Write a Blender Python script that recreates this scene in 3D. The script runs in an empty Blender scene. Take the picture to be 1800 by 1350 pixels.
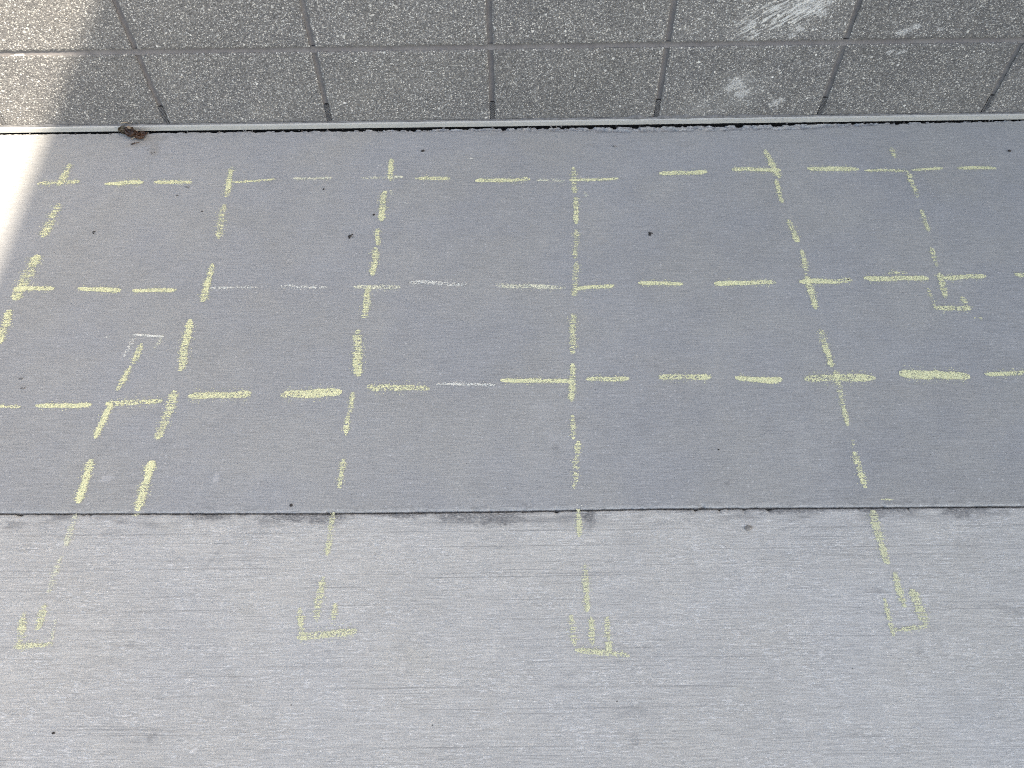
import bpy, bmesh, math, random
import numpy as np
from mathutils import Vector, Matrix

sc = bpy.context.scene
C = sc.collection
# ---------------------------------------------------------------- camera
RT = Vector((0.99991985, -0.00755239, -0.01016162))
UP = Vector((0.01202861, 0.81713817, 0.57631634))
FW = Vector((-0.00395088, 0.57639238, -0.81716352))
cam_d = bpy.data.cameras.new('camera')
cam = bpy.data.objects.new('camera', cam_d); C.objects.link(cam)
cam_d.sensor_width = 36.0
cam_d.lens = 1415.63 * 36 / 1800
cam_d.clip_start = 0.02; cam_d.clip_end = 2000
cam.matrix_world = Matrix(((RT.x, UP.x, -FW.x, 0.8606), (RT.y, UP.y, -FW.y, -1.6954), (RT.z, UP.z, -FW.z, 1.2766), (0, 0, 0, 1)))
sc.camera = cam
# ---------------------------------------------------------------- sky and sun
SUN = Vector((0.84, -0.42, 1.0)).normalized()          # towards the sun
elev = math.asin(SUN.z)
w = bpy.data.worlds.new('World'); sc.world = w; w.use_nodes = True
nt = w.node_tree; bg = nt.nodes['Background']
sky = nt.nodes.new('ShaderNodeTexSky'); sky.sky_type = 'NISHITA'; sky.sun_disc = False
sky.sun_elevation = elev; sky.sun_rotation = math.atan2(SUN.x, SUN.y)
sky.air_density = 1.0; sky.dust_density = 1.5; sky.ozone_density = 1.0
nt.links.new(sky.outputs[0], bg.inputs[0]); bg.inputs[1].default_value = 0.14
sd = bpy.data.lights.new('sun', 'SUN'); sd.energy = 3.5; sd.angle = math.radians(0.53); sd.color = (1.0, 0.99, 0.975)
sun = bpy.data.objects.new('sun', sd); C.objects.link(sun)
sun.rotation_euler = SUN.to_track_quat('Z', 'Y').to_euler()
vs = sc.view_settings
vs.view_transform = 'Standard'; vs.look = 'None'; vs.gamma = 1.0; vs.use_curve_mapping = False
vs.exposure = 2.3
vs.use_white_balance = True; vs.white_balance_temperature = 8450; vs.white_balance_tint = 9
sc.cycles.max_bounces = 6
sc.cycles.use_denoising = False; sc.cycles.denoiser = 'OPENIMAGEDENOISE'; sc.cycles.denoising_input_passes = 'RGB_ALBEDO_NORMAL'; sc.cycles.denoising_prefilter = 'ACCURATE'; sc.cycles.pixel_filter_type = 'BLACKMAN_HARRIS'; sc.cycles.filter_width = 1.05
sc.cycles.use_adaptive_sampling = False
sc.render.film_transparent = False

rng = np.random.default_rng(7); random.seed(7)

# ---------------------------------------------------------------- helpers
def props(o, label=None, cat=None, group=None, kind=None):
    for k, v in (('label', label), ('category', cat), ('group', group), ('kind', kind)):
        if v: o[k] = v
    return o

def mesh_obj(name, verts, faces, mat, parent=None, smooth=False):
    me = bpy.data.meshes.new(name)
    me.from_pydata([tuple(v) for v in verts], [], [tuple(f) for f in faces])
    me.materials.append(mat)
    if smooth: me.polygons.foreach_set('use_smooth', [True] * len(me.polygons))
    me.update()
    o = bpy.data.objects.new(name, me); C.objects.link(o)
    if parent: o.parent = parent
    return o

def empty(name, loc, label, cat, group=None):
    o = bpy.data.objects.new(name, None); C.objects.link(o); o.location = loc; o.empty_display_size = 0.05
    return props(o, label, cat, group)

def add_box(V, F, x0, x1, y0, y1, z0, z1):
    b = len(V)
    V += [(x0,y0,z0),(x1,y0,z0),(x1,y1,z0),(x0,y1,z0),(x0,y0,z1),(x1,y0,z1),(x1,y1,z1),(x0,y1,z1)]
    F += [(b,b+3,b+2,b+1),(b+4,b+5,b+6,b+7),(b,b+1,b+5,b+4),(b+1,b+2,b+6,b+5),(b+2,b+3,b+7,b+6),(b+3,b,b+4,b+7)]

_tab = rng.random((256, 256))
def vnoise(x, y):                       # smooth value noise, 0..1
    x = np.asarray(x, float); y = np.asarray(y, float)
    xi = np.floor(x).astype(int); yi = np.floor(y).astype(int); fx = x - xi; fy = y - yi
    fx = fx*fx*(3-2*fx); fy = fy*fy*(3-2*fy)
    g = lambda a, b: _tab[a & 255, b & 255]
    return (g(xi,yi)*(1-fx)+g(xi+1,yi)*fx)*(1-fy) + (g(xi,yi+1)*(1-fx)+g(xi+1,yi+1)*fx)*fy
def fnoise(x, y, o=3):
    s = 0; a = 1; t = 0
    for k in range(o):
        s = s + a*vnoise(x*2**k+17*k, y*2**k+31*k); t += a; a *= .5
    return s/t

# ---------------------------------------------------------------- node shorthand
class N:
    def __init__(s, name):
        s.m = bpy.data.materials.new(name); s.m.use_nodes = True
        s.t = s.m.node_tree; s.b = s.t.nodes['Principled BSDF']; s.pos = None
    def new(s, typ, **kw):
        n = s.t.nodes.new(typ)
        for k, v in kw.items(): setattr(n, k, v)
        return n
    def put(s, n, i, v):
        if v is None: return
        if hasattr(v, 'is_output'): s.t.links.new(v, n.inputs[i])
        else: n.inputs[i].default_value = v[:3] if isinstance(v, tuple) and n.inputs[i].type == 'VECTOR' else v
    def P(s):
        if s.pos is None: s.pos = s.new('ShaderNodeNewGeometry').outputs['Position']
        return s.pos
    def scaled(s, v, vec=None):
        n = s.new('ShaderNodeVectorMath', operation='MULTIPLY'); s.put(n, 0, vec or s.P()); n.inputs[1].default_value = v
        return n.outputs[0]
    def noise(s, scale, detail=2, rough=.5, v=None, dist=0):
        n = s.new('ShaderNodeTexNoise'); s.put(n, 'Vector', v or s.P()); n.inputs['Scale'].default_value = scale
        n.inputs['Detail'].default_value = detail; n.inputs['Roughness'].default_value = rough; n.inputs['Distortion'].default_value = dist
        return n.outputs[0]
    def voro(s, scale, v=None, out='Distance', rand=1):
        n = s.new('ShaderNodeTexVoronoi'); s.put(n, 'Vector', v or s.P()); n.inputs['Scale'].default_value = scale; n.inputs['Randomness'].default_value = rand
        return n
    def ramp(s, x, a, b, c=0, d=1, smooth=True):
        n = s.new('ShaderNodeMapRange'); n.interpolation_type = 'SMOOTHSTEP' if smooth else 'LINEAR'
        s.put(n, 0, x)
        for i, v in enumerate((a, b, c, d)): n.inputs[i+1].default_value = v
        return n.outputs[0]
    def math(s, op, a, b=None, c=None, clamp=False):
        n = s.new('ShaderNodeMath', operation=op); n.use_clamp = clamp
        s.put(n, 0, a); s.put(n, 1, b); s.put(n, 2, c); return n.outputs[0]
    def mix(s, f, a, b, mode='MIX'):
        n = s.new('ShaderNodeMix', data_type='RGBA', blend_type=mode); s.put(n, 0, f); s.put(n, 6, a); s.put(n, 7, b)
        return n.outputs[2]
    def scale_col(s, col, f):                      # colour times a float
        n = s.new('ShaderNodeVectorMath', operation='SCALE'); s.put(n, 0, col); s.put(n, 'Scale', f); return n.outputs[0]
    def sep(s, v):
        n = s.new('ShaderNodeSeparateXYZ'); s.put(n, 0, v); return n.outputs
    def blob(s, cx, cy, rx, ry, rot, warp, plane='xy', rag=.9, soft=.35):
        """a ragged spot: 1 inside, 0 outside"""
        n = s.new('ShaderNodeMapping', vector_type='TEXTURE')
        n.inputs['Location'].default_value = (cx, cy, 0) if plane == 'xy' else (cx, 0, cy)
        n.inputs['Rotation'].default_value = (0, 0, rot) if plane == 'xy' else (0, -rot, 0)
        n.inputs['Scale'].default_value = (rx, ry, 1e3) if plane == 'xy' else (rx, 1e3, ry)
        s.put(n, 0, s.P())
        l = s.new('ShaderNodeVectorMath', operation='LENGTH'); s.put(l, 0, n.outputs[0])
        d = s.math('MULTIPLY_ADD', s.math('SUBTRACT', warp, .5), -rag*2, l.outputs['Value'])
        return s.ramp(d, 1.0-soft, 1.0+soft, 1, 0)
    def any(s, ls):
        r = ls[0]
        for x in ls[1:]: r = s.math('MAXIMUM', r, x)
        return r
    def bump(s, h, strength, dist, normal=None):
        n = s.new('ShaderNodeBump'); n.inputs['Strength'].default_value = strength; n.inputs['Distance'].default_value = dist
        s.put(n, 'Height', h); s.put(n, 'Normal', normal); return n.outputs[0]
    def out(s, col, rough=.9, normal=None, spec=.25):
        s.put(s.b, 'Base Color', col); s.put(s.b, 'Roughness', rough); s.put(s.b, 'Normal', normal); s.b.inputs['Specular IOR Level'].default_value = spec
        return s.m

def c4(r, g, b): return (r, g, b, 1)

def plain(name, col, rough=.8, sc_=60, amp=.3, bump=.3, dist=.002, obj=False):
    n = N(name)
    if obj: n.pos = n.new('ShaderNodeTexCoord').outputs['Object']
    a = n.noise(sc_, 4, .6); f = n.ramp(a, .25, .75, 1-amp, 1+amp, False)
    return n.out(n.scale_col(c4(*col), f), rough, n.bump(a, bump, dist))

# concrete, steel-trowelled then lightly broomed
def mat_smooth_concrete():
    n = N('fine_broomed_concrete')
    b1 = n.noise(1, 3, .6, n.scaled((26, 380, 60))); b2 = n.noise(1, 2, .5, n.scaled((8, 130, 20)))
    b3 = n.noise(1, 2, .6, n.scaled((90, 700, 60)))
    gr = n.noise(520, 2, .7); mot = n.noise(2.6, 4, .55); mot2 = n.noise(14, 3, .6)
    f = n.math('ADD', n.ramp(b1, .3, .7, -.12, .12, False), n.ramp(b2, .3, .7, -.03, .03, False))
    f = n.math('ADD', f, n.ramp(b3, .3, .7, -.09, .09, False))
    f = n.math('ADD', f, n.ramp(gr, .25, .75, -.24, .24, False)); f = n.math('ADD', f, n.ramp(n.noise(230, 3, .7), .3, .7, -.09, .09, False))
    f = n.math('ADD', f, n.ramp(mot, .3, .7, -.05, .05, False))
    f = n.math('ADD', f, n.ramp(mot2, .3, .7, -.035, .035, False))
    f = n.math('ADD', f, 1.0)
    col = n.mix(n.ramp(n.noise(5, 3, .5), .35, .65), c4(.288, .288, .285), c4(.272, .276, .284))
    col = n.mix(n.ramp(n.noise(3.3, 4, .6, n.scaled((1, 1.4, 1))), .56, .72, 0, .30), col, c4(.30, .288, .27))
    col = n.scale_col(col, f)
    # pale sand grains and dried splashes
    v = n.voro(95); k = n.math('MULTIPLY', n.ramp(v.outputs['Distance'], .10, .22, 1, 0), n.math('GREATER_THAN', n.sep(v.outputs['Color'])[0], .72))
    col = n.mix(n.math('MULTIPLY', k, .42), col, c4(.52, .52, .53))
    fl = n.ramp(n.math('MULTIPLY', n.noise(30, 5, .75), n.ramp(n.noise(4, 2), .45, .7)), .47, .56)
    col = n.mix(n.math('MULTIPLY', fl, .07), col, c4(.5, .5, .51))
    wp = n.noise(120, 4, .7)
    pale = n.any([n.blob(.123, -.992, .012, .007, .3, wp), n.blob(.320, -.994, .006, .009, 0, wp), n.blob(-.062, -.688, .004, .004, 0, wp)])
    col = n.mix(n.math('MULTIPLY', pale, .2), col, c4(.6, .6, .62))
    # pinholes
    v = n.voro(26); pk = n.math('MULTIPLY', n.ramp(v.outputs['Distance'], .018, .034, 1, 0), n.math('GREATER_THAN', n.sep(v.outputs['Color'])[1], .72))
    v2 = n.voro(75); pk2 = n.math('MULTIPLY', n.ramp(v2.outputs['Distance'], .035, .07, 1, 0), n.math('GREATER_THAN', n.sep(v2.outputs['Color'])[2], .965))
    pk = n.math('MAXIMUM', pk, pk2)
    col = n.mix(n.math('MULTIPLY', pk, .85), col, c4(.06, .06, .065))
    # dirt against the wall and round the leaf
    y = n.sep(n.P())[1]
    wd = n.noise(1, 4, .7, n.scaled((45, 110, 50)))
    g = n.math('MULTIPLY', n.ramp(y, -.050, -.018), n.ramp(wd, .40, .62))
    col = n.mix(n.math('MULTIPLY', g, .32), col, c4(.16, .155, .145))
    lf = n.any([n.blob(-.045, -.045, .05, .016, .35, wp, rag=.6), n.blob(-.02, -.075, .012, .028, .2, wp, rag=.7)])
    col = n.mix(n.math('MULTIPLY', lf, .30), col, c4(.20, .18, .15))
    ed = n.math('MULTIPLY', n.ramp(y, -1.040, -1.064), n.ramp(wd, .5, .68))
    col = n.mix(n.math('MULTIPLY', ed, .45), col, c4(.10, .10, .10))
    sm = n.any([n.blob(.9328, -.939, .007, .006, .4, wp, rag=1.3), n.blob(1.236, -1.017, .005, .004, 0, wp), n.blob(1.042, -.196, .011, .003, .05, wp, rag=.9), n.blob(.80, -.79, .004, .004, 0, wp)])
    col = n.mix(n.math('MULTIPLY', n.math('MULTIPLY', sm, n.ramp(gr, .42, .56)), .5), col, c4(.11, .11, .115))
    h = n.math('ADD', n.math('MULTIPLY', b1, .7), n.math('MULTIPLY', gr, .35)); h = n.math('SUBTRACT', h, n.math('MULTIPLY', pk, .8))
    return n.out(col, .82, n.bump(h, .55, .0010), .3)

# concrete, coarser broom, weathered pale laitance
def mat_rough_concrete():
    n = N('weathered_broomed_concrete')
    b1 = n.noise(1, 4, .65, n.scaled((30, 340, 60))); b2 = n.noise(1, 2, .5, n.scaled((8, 90, 20)))
    gr = n.noise(420, 3, .75); mot = n.noise(2.3, 4, .55); mot2 = n.noise(11, 4, .65)
    st = n.noise(1, 5, .72, n.scaled((70, 330, 60)))          # short flaky streaks
    f = n.math('ADD', n.ramp(b1, .3, .7, -.15, .15, False), n.ramp(b2, .3, .7, -.05, .05, False))
    f = n.math('ADD', f, n.ramp(gr, .25, .75, -.17, .17, False))
    f = n.math('ADD', f, n.ramp(mot, .3, .7, -.045, .045, False))
    f = n.math('ADD', f, n.ramp(mot2, .3, .7, -.04, .04, False))
    f = n.math('ADD', f, 1.0)
    col = n.mix(n.ramp(n.noise(4, 4, .6), .35, .68), c4(.392, .384, .368), c4(.378, .376, .372))
    col = n.scale_col(col, f)
    patch = n.ramp(n.noise(1, 5, .7, n.scaled((11, 24, 10))), .42, .60)
    wh = n.math('MULTIPLY', n.ramp(st, .50, .58), n.math('MULTIPLY_ADD', patch, .85, .15))
    col = n.mix(n.math('MULTIPLY', wh, .55), col, c4(.60, .60, .60))
    # dark thin broom furrows
    dk = n.math('MULTIPLY', n.ramp(n.noise(1, 4, .65, n.scaled((26, 330, 60))), .58, .70), n.ramp(n.noise(1, 3, .6, n.scaled((3, 14, 1))), .42, .62, .15, 1))
    col = n.mix(n.math('MULTIPLY', dk, .60), col, c4(.19, .19, .19))
    ll = n.math('MULTIPLY', n.ramp(n.noise(1, 3, .6, n.scaled((1.6, 260, 60))), .57, .67), n.ramp(n.noise(1, 3, .6, n.scaled((3, 9, 1)) ), .40, .58, .2, 1))
    col = n.mix(n.math('MULTIPLY', ll, .58), col, c4(.20, .20, .20))
    v = n.voro(130); k = n.math('MULTIPLY', n.ramp(v.outputs['Distance'], .08, .2, 1, 0), n.math('GREATER_THAN', n.sep(v.outputs['Color'])[0], .82))
    col = n.mix(n.math('MULTIPLY', k, .5), col, c4(.75, .75, .74))
    v = n.voro(24); pk = n.math('MULTIPLY', n.ramp(v.outputs['Distance'], .02, .036, 1, 0), n.math('GREATER_THAN', n.sep(v.outputs['Color'])[1], .72))
    col = n.mix(n.math('MULTIPLY', pk, .85), col, c4(.07, .07, .07))
    wp = n.noise(110, 4, .75); wl = n.noise(70, 5, .8)
    spots = [(.9852,-1.086,.011,.020,-.3,.62),(1.4466,-1.2168,.020,.004,-.12,.5),(1.4887,-1.3151,.006,.009,.4,.4),(.314,-1.431,.006,.010,-.2,.45),(.2448,-1.292,.007,.006,.5,.4),(.4211,-1.1026,.012,.009,.6,.3),(.2693,-1.0825,.016,.006,.1,.4),(1.0384,-1.4003,.020,.007,-.1,.35),(1.0311,-1.4402,.008,.010,.2,.4),(1.6584,-1.2543,.030,.006,-.35,.38),(.160,-1.098,.016,.006,.1,.4),(.345,-1.150,.003,.030,-.5,.25),(.10,-1.47,.010,.016,.3,.25),(1.23,-1.118,.006,.004,.1,.3),(.955,-1.14,.008,.005,.2,.22),(1.62,-1.14,.02,.015,.2,.22),(1.05,-1.118,.02,.006,0,.25),(.62,-1.15,.006,.006,0,.3)]
    groups = {}
    for x, y, rx, ry, r, a in spots:
        col = n.mix(n.math('MULTIPLY', n.blob(x, y, rx, ry, r, wp, rag=1.5, soft=.6), n.ramp(gr, .35, .6, a*.25, a*(.9 if x > .97 and x < .99 else .75))), col, c4(.14, .14, .145))
    y = n.sep(n.P())[1]
    gv = n.math('MULTIPLY', n.ramp(n.math('ABSOLUTE', n.math('ADD', y, 1.1035)), .0006, .0020, 1, 0), n.ramp(n.noise(1, 3, .6, n.scaled((6, 1, 1))), .38, .6))
    col = n.mix(n.math('MULTIPLY', gv, .40), col, c4(.16, .16, .16))
    wd = n.noise(1, 4, .65, n.scaled((14, 40, 40)))
    e = n.math('MULTIPLY', n.ramp(y, -1.105, -1.072), n.ramp(wd, .46, .66))
    col = n.mix(n.math('MULTIPLY', n.math('MULTIPLY', e, n.ramp(gr, .35, .55, .35, 1)), .8), col, c4(.15, .15, .155))
    e2 = n.any([n.blob(x_, -1.0675-b_*.5, a_, b_, 0, wl, rag=1.8, soft=.5) for x_, a_, b_ in ((.47,.05,.010),(.53,.035,.014),(.77,.05,.012),(.83,.04,.016),(.985,.012,.016),(.66,.05,.006),(1.34,.06,.006),(1.50,.05,.007),(.33,.03,.006),(1.63,.03,.012))])
    col = n.mix(n.math('MULTIPLY', n.math('MULTIPLY', e2, n.ramp(n.noise(1, 4, .7, n.scaled((160, 420, 60))), .40, .56, .15, 1)), .85), col, c4(.13, .13, .135))
    ye = n.math('MULTIPLY', n.ramp(n.noise(3.1, 4, .6, n.scaled((1, 1.3, 1))), .58, .75), .20)
    col = n.mix(ye, col, c4(.50, .47, .38))
    h = n.math('ADD', n.math('MULTIPLY', b1, .9), n.math('MULTIPLY', gr, .3)); h = n.math('ADD', h, n.math('MULTIPLY', wh, .25)); h = n.math('SUBTRACT', h, n.math('MULTIPLY', pk, .8))
    return n.out(col, .88, n.bump(h, .6, .0014), .25)

# ground-face block: crushed stone in dark cement, with white splashes
def mat_block():
    n = N('exposed_aggregate_block')
    P = n.P()
    wv = n.new('ShaderNodeVectorMath', operation='MULTIPLY_ADD'); nz = n.new('ShaderNodeTexNoise'); nz.inputs['Scale'].default_value = 240; n.put(nz, 'Vector', P)
    n.put(wv, 0, nz.outputs['Color']); wv.inputs[1].default_value = (.0022,)*3; n.put(wv, 2, P)
    WP = wv.outputs[0]
    v = n.voro(390, WP); r = n.sep(v.outputs['Color'])
    cem = n.mix(n.ramp(n.noise(3, 4, .6), .35, .65), c4(.135, .132, .137), c4(.155, .149, .147))
    st = n.new('ShaderNodeValToRGB'); n.put(st, 0, r[0]); st.color_ramp.interpolation = 'CONSTANT'
    e = st.color_ramp.elements; e[0].color = c4(.07, .07, .072); e[0].position = 0
    e[1].position = .22; e[1].color = c4(.13, .128, .128)
    for p_, cc in ((.50, (.21, .205, .20)), (.72, (.31, .305, .30)), (.88, (.50, .49, .47))):
        q = e.new(p_); q.color = c4(*cc)
    col = n.mix(n.ramp(v.outputs['Distance'], .40, .62, .95, 0), cem, st.outputs[0])
    v2 = n.voro(165, WP); r2 = n.sep(v2.outputs['Color'])
    lim = n.ramp(r2[1], 0, 1, .20, .42, False)
    big = n.math('MULTIPLY', n.math('LESS_THAN', v2.outputs['Distance'], lim), n.math('GREATER_THAN', r2[0], .70))
    bc = n.mix(r2[2], c4(.36, .35, .34), c4(.62, .60, .57))
    col = n.mix(n.math('MULTIPLY', big, .9), col, bc)
    v3 = n.voro(70, WP); r3 = n.sep(v3.outputs['Color'])
    big3 = n.math('MULTIPLY', n.math('LESS_THAN', v3.outputs['Distance'], n.ramp(r3[1], 0, 1, .10, .24, False)), n.math('GREATER_THAN', r3[0], .72))
    col = n.mix(n.math('MULTIPLY', big3, .9), col, n.mix(r3[2], c4(.40, .39, .37), c4(.68, .67, .65)))
    f = n.math('MULTIPLY_ADD', n.noise(7, 4, .6), .35, .68)
    px_ = n.sep(P); bx = n.math('FLOOR', n.math('DIVIDE', px_[0], .4064)); bz = n.math('FLOOR', n.math('DIVIDE', n.math('SUBTRACT', px_[2], .010), .2032))
    cmb = n.new('ShaderNodeCombineXYZ'); n.put(cmb, 0, bx); n.put(cmb, 2, bz); wn = n.new('ShaderNodeTexWhiteNoise'); n.put(wn, 0, cmb.outputs[0])
    f = n.math('MULTIPLY', f, n.ramp(wn.outputs['Value'], 0, 1, .91, 1.09, False))
    col = n.scale_col(col, f)
    col = n.mix(n.ramp(n.noise(6.5, 3, .6), .58, .75, 0, .14), col, c4(.22, .205, .185))
    # mortar / paint smudges
    sr = n.new('ShaderNodeMapping', vector_type='TEXTURE'); sr.inputs['Rotation'].default_value = (0, -.62, 0); sr.inputs['Scale'].default_value = (.035, 1, .006); n.put(sr, 0, P)
    stk = n.noise(1, 4, .65, sr.outputs[0]); wp = n.noise(95, 4, .7); wl = n.noise(30, 3, .6)
    big_s = n.blob(1.475, .290, .085, .034, .45, stk, 'xz', rag=1.6, soft=.5)
    core = n.blob(1.515, .302, .042, .020, .1, wp, 'xz', rag=1.0, soft=.3)
    oth = [n.blob(x, z, a, b, r_, wp, 'xz', rag=1.9, soft=.3) for x, z, a, b, r_ in
           ((1.400,.112,.020,.012,-.5),(1.418,.082,.016,.013,.3),(1.395,.105,.022,.012,.6),(1.509,.057,.020,.008,.5),(1.512,.247,.012,.006,-.3),(1.500,.232,.010,.008,.2),(1.751,.239,.016,.008,.4),(1.772,.250,.012,.008,.3),(1.738,.187,.009,.005,.5),(1.765,.187,.012,.004,.3),(1.55,.285,.012,.010,.4),(1.40,.262,.014,.006,.4),(1.83,.242,.006,.005,.2),(1.535,.330,.03,.012,.4))]
    soft = n.any([n.blob(1.343, .048, .065, .028, .1, wl, 'xz', rag=1.0, soft=.5), n.blob(1.410, .090, .055, .045, .5, wl, 'xz', rag=1.0, soft=.5)])
    col = n.mix(n.math('MULTIPLY', soft, .10), col, c4(.42, .42, .42))
    col = n.mix(n.math('MULTIPLY', n.math('MULTIPLY', big_s, n.ramp(stk, .47, .57)), .62), col, c4(.58, .58, .57))
    col = n.mix(n.math('MULTIPLY', n.math('MULTIPLY', core, n.ramp(n.noise(300,3,.7),.42,.56,.1,1)), .60), col, c4(.52, .52, .52))
    col = n.mix(n.math('MULTIPLY', n.math('MULTIPLY', n.any(oth), n.ramp(n.noise(300,3,.7),.42,.56,.1,1)), .62), col, c4(.52, .52, .52))
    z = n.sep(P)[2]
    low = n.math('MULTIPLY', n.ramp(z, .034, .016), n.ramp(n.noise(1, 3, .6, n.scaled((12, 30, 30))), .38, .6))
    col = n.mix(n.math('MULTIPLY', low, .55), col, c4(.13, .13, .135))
    h = n.math('ADD', n.math('MULTIPLY', n.math('SUBTRACT', 1, v.outputs['Distance']), .8), n.math('MULTIPLY', big, .5))
    h = n.math('ADD', h, n.math('MULTIPLY', r[1], .7))
    return n.out(col, .85, n.bump(h, .7, .0012), .3)

def mat_mortar():
    n = N('tooled_mortar')
    a = n.noise(1, 4, .65, n.scaled((60, 60, 60))); g = n.noise(700, 2, .7)
    f = n.math('ADD', n.ramp(a, .3, .7, .86, 1.14, False), n.ramp(g, .3, .7, -.08, .08, False))
    col = n.scale_col(n.mix(n.ramp(n.noise(9, 3), .35, .65), c4(.118, .111, .115), c4(.138, .131, .133)), f)
    wp = n.noise(120, 4, .7)
    col = n.mix(n.math('MULTIPLY', n.blob(-.277, .205, .016, .004, .1, wp, 'xz'), .8), col, c4(.62, .62, .6))
    return n.out(col, .8, n.bump(a, .4, .001))

def mat_strip():
    n = N('painted_metal_strip')
    x = n.sep(n.P())[0]
    a = n.noise(1, 4, .6, n.scaled((18, 120, 160))); sc1 = n.noise(1, 5, .75, n.scaled((70, 200, 260)))
    f = n.ramp(a, .3, .7, .93, 1.05, False)
    col = n.scale_col(c4(.31, .31, .303), f)
    reg = n.ramp(x, 1.10, 1.25, 0, 1); reg = n.math('MULTIPLY', reg, n.ramp(x, 2.3, 1.7, .3, 1))
    col = n.mix(n.math('MULTIPLY', n.ramp(sc1, .46, .60), n.math('MULTIPLY', reg, .75)), col, c4(.27, .27, .27))
    sp = n.math('MULTIPLY', n.ramp(sc1, .62, .68), .7); col = n.mix(sp, col, c4(.16, .16, .16))
    return n.out(col, .6, n.bump(sc1, .35, .001), .4)

def mat_chalk(name, col, amp=.10):
    n = N(name); g = n.noise(900, 3, .8)
    return n.out(n.scale_col(c4(*col), n.ramp(g, .3, .7, 1-amp, 1+amp, False)), .95, n.bump(g, .4, .0006), .1)

M = dict(smooth=mat_smooth_concrete(), rough=mat_rough_concrete(), block=mat_block(), mortar=mat_mortar(), strip=mat_strip(),
         sealant=plain('dark_sealant', (.115, .115, .12), .8, 90, .4, .6),
         soil=plain('dark_joint_dirt', (.022, .021, .020), .95, 200, .5, .8),
         asphalt=plain('asphalt', (.05, .05, .052), .9, 300, .3, .5),
         backing=plain('dark_cavity', (.03, .03, .03), .9),
         vent=plain('black_plastic_vent', (.02, .02, .02), .5),
         vent_rib=plain('grey_plastic_vent_rib', (.13, .13, .135), .5),
         paint=plain('pale_render', (.55, .54, .52), .85, 20, .08, .2))
CH = [mat_chalk('yellow_chalk', (.74, .735, .47)), mat_chalk('cream_chalk', (.74, .735, .58)), mat_chalk('white_chalk', (.70, .70, .65)),
      mat_chalk('faded_yellow_chalk', (.63, .63, .43)), mat_chalk('faded_pale_chalk', (.62, .62, .49))]

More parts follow.
